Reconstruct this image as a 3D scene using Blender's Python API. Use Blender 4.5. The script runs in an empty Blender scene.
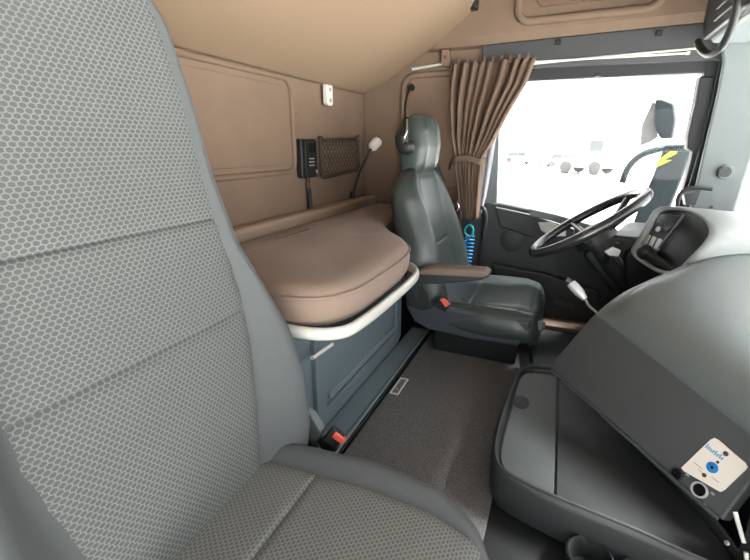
import bpy, bmesh, math, random
from mathutils import Vector, Matrix
random.seed(7)
SC = bpy.context.scene
COL = SC.collection
PI = math.pi
V = Vector

# ------------------------------------------------------------------ camera
FPX = 417.0
CAM = V((0.0, 0.0, 0.80))
pitch, yaw = math.radians(17.8), math.radians(23.7)
hf = V((-math.sin(yaw), math.cos(yaw), 0)); RT = V((math.cos(yaw), math.sin(yaw), 0)); ZZ = V((0, 0, 1))
FW = math.cos(pitch) * hf - math.sin(pitch) * ZZ
UP = math.sin(pitch) * hf + math.cos(pitch) * ZZ
cd = bpy.data.cameras.new('camera'); cam = bpy.data.objects.new('camera', cd); COL.objects.link(cam)
cd.sensor_width = 36.0; cd.sensor_fit = 'HORIZONTAL'; cd.lens = FPX / 750 * 36.0
cd.clip_start = 0.02; cd.clip_end = 600
cam.matrix_world = Matrix(((RT.x, UP.x, -FW.x, CAM.x), (RT.y, UP.y, -FW.y, CAM.y), (RT.z, UP.z, -FW.z, CAM.z), (0, 0, 0, 1)))
SC.camera = cam

# ------------------------------------------------------------------ light
w = bpy.data.worlds.new('sky'); SC.world = w; w.use_nodes = True
bg = w.node_tree.nodes['Background']
bg.inputs[0].default_value = (0.97, 0.99, 1.0, 1); bg.inputs[1].default_value = 4.6
sl = bpy.data.lights.new('sun', 'SUN'); sl.energy = 80.0; sl.angle = math.radians(28); sl.color = (1.0, .99, .98)
so = bpy.data.objects.new('sun', sl); COL.objects.link(so); so.location = (6, 1, 9)
so.rotation_euler = V((-math.cos(math.radians(61)), -.12, -math.sin(math.radians(61)))).to_track_quat('-Z', 'Y').to_euler()
SC.view_settings.view_transform = 'Standard'; SC.view_settings.look = 'None'
SC.view_settings.gamma = 1.0; SC.view_settings.use_curve_mapping = False
SC.view_settings.exposure = -0.12
SC.cycles.use_denoising = True
SC.cycles.max_bounces = 10; SC.cycles.diffuse_bounces = 6; SC.cycles.transparent_max_bounces = 12
SC.cycles.sample_clamp_indirect = 8.0

# ------------------------------------------------------------------ measuring helpers (survey of the cab)
def ray(px, py): return ((px - 375) / FPX) * RT + ((280 - py) / FPX) * UP + FW
def at(px, py, ax, v):
    d = ray(px, py); i = 'xyz'.index(ax); return CAM + d * ((v - CAM[i]) / d[i])
def on(px, py, p, n):
    d = ray(px, py); return CAM + d * ((p - CAM).dot(n) / d.dot(n))

# ------------------------------------------------------------------ materials
def lin(c): return tuple(((x / 255) / 12.92 if x / 255 <= .04045 else ((x / 255 + .055) / 1.055) ** 2.4) for x in c)
def mat(name, rgb, rough=.6, spec=.4, metal=0.0, noise=0.0, nscale=60, bump=0.0, bscale=400, vor=False, sheen=0.0, rgb2=None):
    m = bpy.data.materials.new(name); m.use_nodes = True
    nt = m.node_tree; b = nt.nodes['Principled BSDF']
    c = (*lin(rgb), 1)
    b.inputs['Base Color'].default_value = c; b.inputs['Roughness'].default_value = rough
    b.inputs['Specular IOR Level'].default_value = spec; b.inputs['Metallic'].default_value = metal
    if sheen: b.inputs['Sheen Weight'].default_value = sheen
    tc = nt.nodes.new('ShaderNodeTexCoord')
    if noise:
        n = nt.nodes.new('ShaderNodeTexNoise'); n.inputs['Scale'].default_value = nscale; n.inputs['Detail'].default_value = 4
        nt.links.new(tc.outputs['Object'], n.inputs['Vector'])
        r = nt.nodes.new('ShaderNodeValToRGB')
        c2 = (*lin(rgb2), 1) if rgb2 else tuple(x * (1 - noise) for x in c[:3]) + (1,)
        c3 = c if rgb2 else tuple(min(1, x * (1 + noise)) for x in c[:3]) + (1,)
        r.color_ramp.elements[0].color = c2; r.color_ramp.elements[1].color = c3
        r.color_ramp.elements[0].position = .35; r.color_ramp.elements[1].position = .65
        nt.links.new(n.outputs['Fac'], r.inputs[0]); nt.links.new(r.outputs[0], b.inputs['Base Color'])
    if bump:
        t = nt.nodes.new('ShaderNodeTexVoronoi' if vor else 'ShaderNodeTexNoise'); t.inputs['Scale'].default_value = bscale
        nt.links.new(tc.outputs['Object'], t.inputs['Vector'])
        bp = nt.nodes.new('ShaderNodeBump'); bp.inputs['Strength'].default_value = bump; bp.inputs['Distance'].default_value = .001
        nt.links.new(t.outputs[0], bp.inputs['Height']); nt.links.new(bp.outputs[0], b.inputs['Normal'])
    return m

def hexmat(name, cell, line, size, lw, soft, rough=.85):
    """woven honeycomb upholstery; UV in metres"""
    m = bpy.data.materials.new(name); m.use_nodes = True; nt = m.node_tree; N = nt.nodes; L = nt.links
    b = N['Principled BSDF']; b.inputs['Roughness'].default_value = rough; b.inputs['Specular IOR Level'].default_value = .25
    uv = N.new('ShaderNodeUVMap'); uv.uv_map = 'UVMap'
    def vm(op, a, bb=None, c=None):
        n = N.new('ShaderNodeVectorMath'); n.operation = op
        for k, x in enumerate((a, bb, c)):
            if x is None: continue
            if hasattr(x, 'is_output'): L.new(x, n.inputs[k])
            elif isinstance(x, (int, float)): n.inputs['Scale'].default_value = x
            else: n.inputs[k].default_value = x
        return n
    def ma(op, a, bb=None):
        n = N.new('ShaderNodeMath'); n.operation = op
        for k, x in enumerate((a, bb)):
            if x is None: continue
            if hasattr(x, 'is_output'): L.new(x, n.inputs[k])
            else: n.inputs[k].default_value = x
        return n.outputs[0]
    p = vm('MULTIPLY', uv.outputs[0], (1.0 / size, 1.3 / size, 1.0)).outputs[0]
    s = (1.0, 1.7320508, 1.0); h = (.5, .8660254, .5)
    a = vm('SUBTRACT', vm('WRAP', p, s, (0, 0, 0)).outputs[0], h).outputs[0]
    p2 = vm('ADD', p, h).outputs[0]
    c = vm('SUBTRACT', vm('WRAP', p2, s, (0, 0, 0)).outputs[0], h).outputs[0]
    def hd(v):
        av = vm('ABSOLUTE', v).outputs[0]
        d1 = vm('DOT_PRODUCT', av, (1, 0, 0)).outputs['Value']
        d2 = vm('DOT_PRODUCT', av, (.5, .8660254, 0)).outputs['Value']
        return ma('MAXIMUM', d1, d2)
    d = ma('MINIMUM', hd(a), hd(c))            # 0 centre .. 0.5 edge
    mr = N.new('ShaderNodeMapRange'); mr.interpolation_type = 'SMOOTHSTEP'
    L.new(d, mr.inputs[0]); mr.inputs[1].default_value = .5 - lw - soft; mr.inputs[2].default_value = .5 - lw
    nz = N.new('ShaderNodeTexNoise'); nz.inputs['Scale'].default_value = 900; L.new(uv.outputs[0], nz.inputs['Vector'])
    mx = N.new('ShaderNodeMix'); mx.data_type = 'RGBA'; L.new(mr.outputs[0], mx.inputs[0])
    mx.inputs[6].default_value = (*lin(cell), 1); mx.inputs[7].default_value = (*lin(line), 1)
    mm = N.new('ShaderNodeMix'); mm.data_type = 'RGBA'; mm.blend_type = 'OVERLAY'; mm.inputs[0].default_value = .35
    L.new(mx.outputs[2], mm.inputs[6]); L.new(nz.outputs['Fac'], mm.inputs[7])
    L.new(mm.outputs[2], b.inputs['Base Color'])
    bp = N.new('ShaderNodeBump'); bp.inputs['Strength'].default_value = .5; bp.inputs['Distance'].default_value = .0008
    L.new(mr.outputs[0], bp.inputs['Height']); L.new(bp.outputs[0], b.inputs['Normal'])
    return m

def glassmat(name, tint=(1, 1, 1), refl=.008):
    m = bpy.data.materials.new(name); m.use_nodes = True; nt = m.node_tree; nt.nodes.clear()
    o = nt.nodes.new('ShaderNodeOutputMaterial'); t = nt.nodes.new('ShaderNodeBsdfTransparent'); g = nt.nodes.new('ShaderNodeBsdfGlossy')
    t.inputs[0].default_value = (*tint, 1); g.inputs['Roughness'].default_value = .02
    mx = nt.nodes.new('ShaderNodeMixShader'); mx.inputs[0].default_value = refl
    nt.links.new(t.outputs[0], mx.inputs[1]); nt.links.new(g.outputs[0], mx.inputs[2]); nt.links.new(mx.outputs[0], o.inputs[0])
    return m

M = {}
M['beige'] = mat('beige_trim', (119, 100, 85), .8, .25, noise=.04, nscale=8, bump=.15, bscale=900)
M['beige_dark'] = mat('beige_trim_brown', (112, 92, 77), .8, .25, bump=.15, bscale=900)
M['bunk'] = mat('bunk_fabric', (133, 113, 93), .85, .2, noise=.03, nscale=200, bump=.15, bscale=900)
M['mattress'] = mat('mattress_fabric', (130, 112, 100), .9, .2, noise=.05, nscale=700, bump=.25, bscale=1100, sheen=.1)
M['ledge'] = mat('ledge_trim', (150, 131, 114), .7, .3)
M['curtain'] = mat('curtain_cloth', (98, 82, 71), .9, .15, noise=.06, nscale=300)
M['lining'] = mat('curtain_lining', (150, 152, 158), .8, .2)
M['mat'] = mat('carpet', (99, 98, 98), .98, .1, noise=.35, nscale=420, bump=.8, bscale=700)
M['bluegrey'] = mat('bluegrey_plastic', (110, 124, 130), .45, .45, bump=.08, bscale=900)
M['bluegrey_d'] = mat('bluegrey_plastic_panel', (102, 115, 121), .5, .4, bump=.08, bscale=900)
M['rail'] = mat('pale_enamel', (192, 191, 185), .35, .5)
M['dash'] = mat('dash_grain', (84, 90, 90), .30, .9, noise=.12, nscale=500, bump=.3, bscale=650, vor=True)
M['fascia'] = mat('fascia_plastic', (64, 67, 68), .55, .35, bump=.05, bscale=900)
M['hood'] = mat('binnacle_hood_plastic_lit', (142, 148, 149), .5, .4, bump=.05, bscale=900)  # paler than the pillar trim: bright light on the hood put into its colour
M['lid'] = mat('tray_lid_plastic', (66, 71, 71), .5, .4, bump=.3, bscale=700, vor=True)
M['net'] = mat('net_brown', (66, 55, 46), .7, .3)
M['black'] = mat('black_plastic', (28, 30, 31), .5, .4)
M['darkgrey'] = mat('dark_grey_plastic', (42, 44, 45), .5, .4, bump=.06, bscale=900)
M['door'] = mat('door_panel_plastic', (45, 49, 51), .55, .4, bump=.08, bscale=800)
M['header'] = mat('header_plastic', (60, 62, 64), .6, .35)
M['rubber'] = mat('rubber_seal', (40, 42, 44), .6, .3)
M['pillar'] = mat('pillar_trim', (98, 106, 107), .55, .35, bump=.05, bscale=900)
M['leather'] = mat('seat_leather', (55, 63, 62), .33, .5, bump=.2, bscale=450, vor=True)
M['leather_c'] = mat('seat_leather_centre', (68, 77, 75), .38, .45, bump=.2, bscale=500, vor=True)
M['shell'] = mat('seat_shell', (60, 66, 72), .5, .4)
M['bolster'] = mat('bolster_cloth', (80, 83, 84), .8, .3, noise=.06, nscale=900, bump=.15, bscale=1200)
M['hex'] = hexmat('honeycomb_cloth', (76, 78, 77), (104, 107, 105), .0088, .04, .14)
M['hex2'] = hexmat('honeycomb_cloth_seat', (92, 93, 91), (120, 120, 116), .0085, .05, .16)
M['brownpad'] = mat('armrest_pad', (112, 98, 88), .7, .3)
M['red'] = mat('buckle_red', (226, 92, 74), .45, .4)
M['chrome'] = mat('chrome', (215, 215, 215), .15, .5, 1.0)
M['silver'] = mat('silver_paint', (182, 184, 184), .35, .5, .3)
M['white'] = mat('white_plastic', (222, 220, 212), .4, .4)
M['card'] = mat('card_white', (206, 200, 192), .6, .3)
M['blue'] = mat('print_blue', (30, 112, 178), .5, .3)
M['blue_l'] = mat('print_pale_blue', (96, 150, 190), .5, .3)
M['brown'] = mat('print_brown', (82, 58, 54), .5, .3)
M['greyp'] = mat('print_grey', (150, 146, 142), .5, .3)
M['hose'] = mat('hose_blue', (22, 120, 180), .35, .5)
M['hose_t'] = mat('hose_teal', (24, 160, 170), .35, .5)
M['belt'] = mat('belt_webbing', (52, 54, 56), .8, .2)
M['screen'] = mat('screen_glass', (14, 16, 17), .3, .15)
M['mirrorh'] = mat('mirror_housing', (40, 50, 54), .7, .2)
M['mirrorg'] = mat('mirror_glass', (150, 165, 172), .06, .5, 1.0)
M['hivis'] = mat('hivis', (190, 220, 60), .6, .3)
M['brownsill'] = mat('brown_step', (128, 108, 94), .7, .3)
M['ground'] = mat('yard_concrete', (205, 205, 200), .9, .2, noise=.05, nscale=.3)
M['carw'] = mat('car_white', (112, 114, 116), .35, .4)
M['carg'] = mat('car_grey', (84, 90, 93), .35, .4)
M['carwin'] = mat('car_glass', (60, 64, 67), .2, .5)
M['tyre'] = mat('tyre', (70, 70, 70), .8, .2)
M['hedge'] = mat('hedge_leaf', (205, 205, 150), .9, .1, noise=.2, nscale=3)
M['glass'] = glassmat('clear_glass')
M['wheel'] = mat('wheel_leather', (40, 42, 43), .27, .8)

# ------------------------------------------------------------------ mesh helpers
def link_bm(name, bm, m, parent=None, smooth=True, bevel=0.0, seg=3, solid=0.0, sub=0, angle=35):
    bmesh.ops.recalc_face_normals(bm, faces=bm.faces[:]) if not solid else None
    me = bpy.data.meshes.new(name); bm.to_mesh(me); bm.free()
    o = bpy.data.objects.new(name, me); COL.objects.link(o)
    if m is not None: me.materials.append(M[m] if isinstance(m, str) else m)
    if smooth:
        for p in me.polygons: p.use_smooth = True
        try: me.set_sharp_from_angle(angle=math.radians(angle))
        except Exception: pass
    if solid:
        md = o.modifiers.new('thick', 'SOLIDIFY'); md.thickness = solid; md.offset = -1
    if bevel:
        md = o.modifiers.new('bevel', 'BEVEL'); md.width = bevel; md.segments = seg; md.limit_method = 'ANGLE'; md.angle_limit = math.radians(40)
        md.harden_normals = True
    if sub:
        md = o.modifiers.new('sub', 'SUBSURF'); md.levels = sub; md.render_levels = sub
    if parent is not None: adopt(o, parent)
    return o
def adopt(o, parent):
    o.parent = parent
    mw = parent.location.copy(); q = parent
    # parents are placed without rotation, so the inverse is a plain shift
    off = V((0, 0, 0))
    while q is not None: off += (q.matrix_parent_inverse.to_translation() + q.location); q = q.parent
    o.matrix_parent_inverse = Matrix.Translation(-off)
def thing(name, loc, label, cat, group=None):
    o = bpy.data.objects.new(name, None); COL.objects.link(o); o.location = loc; o.empty_display_size = .05
    return tag(o, label, cat, group)
def tag(o, label, cat, group=None):
    o['label'] = label; o['category'] = cat
    if group: o['group'] = group
    return o
def struct(o): o['kind'] = 'structure'; return o

def add_box(bm, c, s, R=None):
    vs = []
    for dx in (-.5, .5):
        for dy in (-.5, .5):
            for dz in (-.5, .5):
                p = V((dx * s[0], dy * s[1], dz * s[2]))
                if R is not None: p = R @ p
                vs.append(bm.verts.new(V(c) + p))
    for f in ((0, 1, 3, 2), (4, 6, 7, 5), (0, 4, 5, 1), (2, 3, 7, 6), (0, 2, 6, 4), (1, 5, 7, 3)): bm.faces.new([vs[i] for i in f])
def box(name, c, s, m, parent=None, bevel=0.0, R=None, seg=3):
    bm = bmesh.new(); add_box(bm, c, s, R); return link_bm(name, bm, m, parent, bevel=bevel, seg=seg)
def span(name, lo, hi, m, parent=None, bevel=0.0):
    lo, hi = V(lo), V(hi); return box(name, (lo + hi) / 2, hi - lo, m, parent, bevel)
def add_rings(bm, rings, close=True, caps=True):
    vr = [[bm.verts.new(p) for p in r] for r in rings]
    n = len(vr[0])
    for a, b in zip(vr, vr[1:]):
        for i in range(n if close else n - 1):
            j = (i + 1) % n; bm.faces.new((a[i], a[j], b[j], b[i]))
    if caps and close:
        bm.faces.new(list(reversed(vr[0]))); bm.faces.new(vr[-1])
    return vr
def catmull(pts, n=8, closed=False):
    P = [V(p) for p in pts]; out = []
    k = len(P); rng = range(k) if closed else range(k - 1)
    for i in rng:
        p1, p2 = P[i], P[(i + 1) % k]
        p0 = P[i - 1] if (closed or i > 0) else p1 * 2 - p2
        p3 = P[(i + 2) % k] if (closed or i + 2 < k) else p2 * 2 - p1
        for j in range(n):
            t = j / n
            out.append(.5 * ((2 * p1) + (p2 - p0) * t + (2 * p0 - 5 * p1 + 4 * p2 - p3) * t * t + (3 * p1 - p0 - 3 * p2 + p3) * t ** 3))
    if not closed: out.append(P[-1])
    return out
def add_tube(bm, pts, r, seg=10, closed=False, flat=None):
    """sweep a circle (or an ellipse flat=(a,b)) along a path"""
    P = [V(p) for p in pts]; n = len(P); rings = []; nrm = None
    for i in range(n):
        if closed: t = P[(i + 1) % n] - P[i - 1]
        else: t = P[min(i + 1, n - 1)] - P[max(i - 1, 0)]
        t.normalize()
        if nrm is None:
            ref = V((0, 0, 1)) if abs(t.z) < .9 else V((1, 0, 0)); nrm = (ref - t * ref.dot(t)).normalized()
        else: nrm = (nrm - t * nrm.dot(t)).normalized()
        b = t.cross(nrm); rr = r[i] if isinstance(r, (list, tuple)) else r
        a1, a2 = flat if flat else (rr, rr)
        rings.append([P[i] + nrm * (a1 * math.cos(2 * PI * k / seg)) + b * (a2 * math.sin(2 * PI * k / seg)) for k in range(seg)])
    if closed: rings.append(rings[0]); 
    add_rings(bm, rings, True, not closed)
    if closed: bmesh.ops.remove_doubles(bm, verts=bm.verts[:], dist=1e-6)
def tube(name, pts, r, m, parent=None, seg=10, closed=False, smoothn=0, flat=None):
    bm = bmesh.new()
    if smoothn:
        pts = catmull(pts, smoothn, closed)
        if isinstance(r, (list, tuple)): n_ = len(pts) - 1; r = [lerp(r[min(int(i / n_ * (len(r) - 1)), len(r) - 2)], r[min(int(i / n_ * (len(r) - 1)) + 1, len(r) - 1)], i / n_ * (len(r) - 1) - min(int(i / n_ * (len(r) - 1)), len(r) - 2)) for i in range(n_ + 1)]
    add_tube(bm, pts, r, seg, closed, flat); return link_bm(name, bm, m, parent, angle=60)
def add_prism(bm, poly, d):
    """extrude a 3D polygon by the vector d"""
    a = [bm.verts.new(V(p)) for p in poly]; b = [bm.verts.new(V(p) + V(d)) for p in poly]; n = len(a)
    bm.faces.new(a); bm.faces.new(list(reversed(b)))
    for i in range(n): bm.faces.new((a[i], b[i], b[(i + 1) % n], a[(i + 1) % n]))
def prism(name, poly, d, m, parent=None, bevel=0.0, seg=3):
    bm = bmesh.new(); add_prism(bm, poly, d); return link_bm(name, bm, m, parent, bevel=bevel, seg=seg)
def add_disc(bm, c, n, r, h, seg=20, sx=1.0, up=None):
    n = V(n).normalized(); u = V(up) if up is not None else (V((0, 0, 1)) if abs(n.z) < .9 else V((1, 0, 0)))
    u = (u - n * u.dot(n)).normalized(); v = n.cross(u); c = V(c)
    ring = lambda rr, z: [c + n * z + u * (rr * math.cos(2 * PI * k / seg)) + v * (rr * sx * math.sin(2 * PI * k / seg)) for k in range(seg)]
    add_rings(bm, [ring(r, 0), ring(r, h * .7), ring(r * .93, h)])
def disc(name, c, n, r, h, m, parent=None, seg=20, sx=1.0, up=None):
    bm = bmesh.new(); add_disc(bm, c, n, r, h, seg, sx, up); return link_bm(name, bm, m, parent, angle=40)
def ellipsoid(name, c, r, m, parent=None, R=None):
    bm = bmesh.new(); bmesh.ops.create_uvsphere(bm, u_segments=20, v_segments=12, radius=1)
    for v in bm.verts:
        p = V((v.co.x * r[0], v.co.y * r[1], v.co.z * r[2])); v.co = (R @ p if R is not None else p) + V(c)
    return link_bm(name, bm, m, parent, angle=80)
def rrect(w, h, r, n=5):
    out = []
    for cx, cy, a0 in ((w / 2 - r, h / 2 - r, 0), (-w / 2 + r, h / 2 - r, PI / 2), (-w / 2 + r, -h / 2 + r, PI), (w / 2 - r, -h / 2 + r, 1.5 * PI)):
        for k in range(n + 1):
            a = a0 + k / n * PI / 2; out.append((cx + r * math.cos(a), cy + r * math.sin(a)))
    return out
def lerp(a, b, t): return a + (b - a) * t
def table(t, rows):
    """interpolate rows (key, v1, v2, ...) smoothly"""
    if t <= rows[0][0]: return rows[0][1:]
    for a, b in zip(rows, rows[1:]):
        if t <= b[0]:
            k = (t - a[0]) / (b[0] - a[0])
            return tuple(lerp(x, y, k) for x, y in zip(a[1:], b[1:]))
    return rows[-1][1:]
def sstep(x): x = max(0, min(1, x)); return x * x * (3 - 2 * x)

# ------------------------------------------------------------------ the yard outside
GZ = -1.40
bm = bmesh.new(); add_box(bm, (0, 0, GZ - .05), (500, 500, .1)); struct(link_bm('ground', bm, 'ground'))

# ------------------------------------------------------------------ cab shell
WY = 2.08            # inner face of driver side wall
XB = -.97            # inner face of rear wall
struct(span('floor', (-.97, -.2, -.06), (.95, WY + .1, 0), 'black'))
struct(span('ceiling', (-1.02, -.25, 1.72), (1.0, WY + .1, 1.78), 'beige'))
wb = struct(span('wall_back', (XB - .06, -.2, -.05), (XB, WY + .1, 1.74), 'beige'))
# embossed rounded panel on the rear wall
rp = [V((XB + .002, lerp(.62, 1.425, .5) + a, lerp(.705, 1.035, .5) + b)) for a, b in rrect(.80, .33, .045, 6)]
tube('panel_moulding', rp, .012, 'beige', wb, 8, True, flat=(.012, .010))
rp2 = [V((XB, lerp(.62, 1.425, .5) + a, .87 + b)) for a, b in rrect(.745, .275, .035, 6)]
prism('raised_panel', rp2, (.006, 0, 0), 'beige', wb, .005)
disc('plug', (XB, 1.455, .90), (1, 0, 0), .022, .004, 'beige', wb)
disc('plug', (XB, 2.03, .95), (1, 0, 0), .010, .004, 'beige', wb)
tube('corner_seam', [(XB + .004, WY - .004, .4), (XB + .004, WY - .004, 1.3)], .006, 'beige_dark', wb, 6)
# ledge along the rear wall above the mattress
lg = struct(span('trim_1', (XB, -.15, .40), (XB + .065, WY, .552), 'ledge', None, .018))

# driver side wall: rear panel, sill, header, front post
wl = struct(span('wall_left', (-1.0, WY, -.05), (-.30, WY + .06, 1.74), 'beige'))
def side_poly(pp, y=WY): return [at(a, b, 'y', y) for a, b in pp]
# recessed panel frame on the side wall behind the seat
fr = [V((-.56 + a, WY - .003, .87 + b)) for a, b in rrect(.40, .50, .05, 6)]
tube('panel_moulding', fr, .014, 'beige', wl, 8, True)
hs = struct(span('wall_front_upper', (-.31, WY, 1.12), (.95, WY + .06, 1.74), 'beige'))
hs.name = 'wall_left_upper'

# beige overhead moulding with locker recess above the driver door
bm = bmesh.new()
add_rings(bm, [[V((x, WY + .01, zb - .01)), V((x, WY - .03, zb)), V((x, WY - .055, zb + .03)), V((x, WY - .07, 1.70)), V((x, WY + .01, 1.70))] for x, zb in ((-.80, 1.222), (-.45, 1.217), (-.1, 1.222), (.40, 1.226))])
ot = struct(link_bm('trim_2', bm, 'beige', None, bevel=.008))
c0 = [V((.0 + a, WY - .066, 1.43 + b)) for a, b in rrect(.50, .30, .05, 6)]
# raised surround, then darker locker recess
tube('locker_surround', c0, .016, 'beige', ot, 8, True)
prism('locker_door', [V((.0 + a, WY - .062, 1.455 + b)) for a, b in rrect(.36, .26, .03, 6)], (0, -.012, 0), 'beige_dark', ot, .004)

# dark header band over the window with the curtain track
hd = struct(prism('trim_3', side_poly([(482, 45), (704, 22), (735, 20), (732, 66), (712, 60), (482, 70)], WY - .035), (0, .05, 0), 'header', None, .006))
for px, py in ((558, 42), (659, 33)): box('clip', at(px, py, 'y', WY - .04), (.022, .012, .02), 'black', hd, .004)
tube('seal_piping', [at(px, py, 'y', WY - .045) for px, py in ((520, 65), (600, 57), (690, 49), (704, 48))], .0045, 'silver', hd, 8, smoothn=4)
ct = thing('curtain_track', at(600, 56, 'y', 2.03), 'slim pale curtain rail running under the dark header above the side window', 'curtain rail')
tube('rail', [at(px, py, 'y', 2.03) for px, py in ((452, 66), (530, 62), (600, 58), (690, 53))], .004, 'rail', ct, 8, smoothn=4)
for px, py in ((535, 62), (688, 53)): box('end_stop', at(px, py, 'y', 2.032), (.012, .014, .012), 'rail', ct, .003)

# driver's door
d1 = struct(prism('door_1', [at(px, py, 'y', WY - .03) for px, py in ((484, 203), (500, 203), (540, 211), (600, 228), (690, 250))] + [V((.60, WY - .03, -.05)), V((-.33, WY - .03, -.05))], (0, .07, 0), 'door', None, .012))
prism('upper_panel', [at(px, py, 'y', WY - .035) for px, py in ((495, 206), (532, 214), (575, 228), (573, 240), (548, 243), (500, 226))], (0, -.018, 0), 'door', d1, .01)
prism('sill_strip', [at(px, py, 'y', WY - .055) for px, py in ((529, 208), (560, 215), (590, 224), (588, 229), (556, 221), (531, 216))], (0, -.016, 0), 'pillar', d1, .004)
prism('door_handle', [at(px, py, 'y', WY - .06) for px, py in ((538, 222), (552, 222), (566, 230), (566, 236), (552, 236), (541, 230))], (0, -.02, 0), 'silver', d1, .005)
disc('speaker_grille', at(512, 240, 'y', WY - .032), (0, -1, 0), .055, .006, 'darkgrey', d1, 28)
prism('door_pocket', [at(px, py, 'y', WY - .035) for px, py in ((492, 262), (545, 272), (600, 290), (600, 345), (545, 325), (500, 300))], (0, -.03, 0), 'darkgrey', d1, .01)
prism('pocket_slot', [at(px, py, 'y', WY - .067) for px, py in ((553, 298), (573, 302), (574, 308), (555, 304))], (0, -.008, 0), 'header', d1, .002)
# window frame of the door: top band, front post with mirror housing block, rear post
fm = struct(prism('window_1', side_poly([(470, 64), (712, 54), (716, 72), (470, 84)], WY - .01), (0, .05, 0), 'rubber', None, .005))
prism('frame_post', side_poly([(706, 60), (726, 60), (713, 120), (702, 170), (688, 215), (676, 245), (664, 245), (679, 205), (691, 160), (700, 110)], WY - .012), (0, .05, 0), 'rubber', fm, .005)
prism('mirror_block', side_poly([(700, 76), (716, 76), (708, 120), (702, 148), (695, 153), (687, 149), (688, 135), (695, 105)], WY - .03), (0, .06, 0), 'rubber', fm, .008)
prism('frame_post', side_poly([(492, 80), (500, 80), (499, 140), (497, 206), (484, 206), (487, 140)], WY - .02), (0, .05, 0), 'pillar', fm, .006)
tube('door_seal', [at(px, py, 'y', WY - .03) for px, py in ((690, 54), (712, 54), (720, 62), (716, 82), (706, 125), (696, 165), (684, 205))], .005, 'header', fm, 8, smoothn=5)
box('latch', at(598, 75, 'y', WY - .01), (.022, .02, .016), 'black', fm, .004)
bm = bmesh.new(); add_prism(bm, side_poly([(480, 60), (720, 60), (690, 255), (480, 215)], WY + .02), (0, .005, 0)); gl = link_bm('glass_pane', bm, 'glass', fm)

# front post (A pillar) and windscreen
ap = struct(prism('pillar_front', [at(px, py, 'y', 2.0) for px, py in ((722, 62), (716, 95), (703, 150), (688, 215), (676, 250), (722, 260), (735, 214), (752, 160), (775, 70), (765, 20), (720, 40))], (.03, .09, 0), 'pillar', None, .012))
ap.name = 'trim_4'
disc('tweeter', at(725, 172, 'y', 1.998), (0, -1, 0), .026, .012, 'pillar', ap, 28)
disc('tweeter_mesh', at(725, 172, 'y', 1.986), (0, -1, 0), .019, .004, 'header', ap, 24)
disc('screw', at(711, 207, 'y', 1.998), (0, -1, 0), .006, .004, 'header', ap, 12)
bm = bmesh.new()
add_prism(bm, [V((.86, -.2, .45)), V((.86, 2.05, .45)), V((.74, 2.05, 1.32)), V((.74, -.2, 1.32))], (.006, 0, 0))
wn = struct(link_bm('window_2', bm, 'glass'))
struct(span('wall_front', (.80, -.2, -.06), (.90, 2.14, .46), 'darkgrey'))
struct(span('wall_front_top', (.66, -.2, 1.30), (.98, 2.14, 1.74), 'beige')).name = 'wall_front_upper'
# passenger side: rear part of the wall and roof edge; the door stands open
struct(span('wall_right', (-1.02, -.26, -.05), (-.36, -.20, 1.74), 'beige'))
struct(span('wall_right_upper', (-.36, -.26, 1.10), (.98, -.20, 1.74), 'beige'))

# ------------------------------------------------------------------ floor: mat, sill step, brown door step
ms = struct(prism('trim_5', [V((-.547, .66, 0)), V((-.462, .66, 0)), V((-.462, 1.66, 0)), V((-.547, 1.66, 0))], (0, 0, .02), 'bluegrey', None, .006))
tube('edge_bead', [(-.462, .66, .014), (-.462, 1.66, .014)], .004, 'black', ms, 6)
tube('edge_bead', [(-.47, .66, .020), (-.47, 1.66, .020)], .004, 'pillar', ms, 6)
fmx = tag(prism('floor_mat', [V((a, b, 0.0005)) for a, b in ((-.452, .2), (-.06, .2), (-.06, 1.50), (-.08, 1.62), (-.14, 1.66), (-.452, 1.66))], (0, 0, .008), 'mat', None, .003), 'grey carpet mat covering the floor between the seats, with a small brand tag', 'floor mat')
def frame_text(name, body, c, r, u, size, m, parent, ext=.0004):
    cu = bpy.data.curves.new(name, 'FONT'); cu.body = body; cu.size = size; cu.extrude = ext; cu.align_x = 'CENTER'; cu.align_y = 'CENTER'
    cu.materials.append(M[m]); o = bpy.data.objects.new(name, cu); COL.objects.link(o)
    r = V(r).normalized(); u = V(u); u = (u - r * u.dot(r)).normalized(); n = r.cross(u)
    me = bpy.data.meshes.new_from_object(o); bpy.data.objects.remove(o); o = bpy.data.objects.new(name, me); COL.objects.link(o)
    o.matrix_basis = Matrix(((r.x, u.x, n.x, c[0]), (r.y, u.y, n.y, c[1]), (r.z, u.z, n.z, c[2]), (0, 0, 0, 1)))
    mb = o.matrix_basis.copy(); adopt(o, parent); o.matrix_basis = mb
    return o
bm = bmesh.new()
for a, b, sx, sy in ((0, .052, .030, .005), (0, -.052, .030, .005), (.0135, 0, .004, .108), (-.0135, 0, .004, .108)): add_box(bm, (-.430 + a, 1.19 + b, .0092), (sx, sy, .002))
tg = link_bm('tag_border', bm, 'white', fmx)
tp = box('tag', (-.430, 1.19, .0088), (.025, .104, .001), 'greyp', fmx)
frame_text('tag_lettering', 'SCANIA', (-.430, 1.19, .0096), (0, 1, 0), (-1, 0, 0), .024, 'black', fmx)
struct(box('trim_6', (.12, 1.97, .012), (.42, .11, .024), 'brownsill', None, .006))
fr_ = struct(span('trim_7', (-.02, 1.30, 0), (.45, 1.90, .006), 'rubber'))

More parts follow.
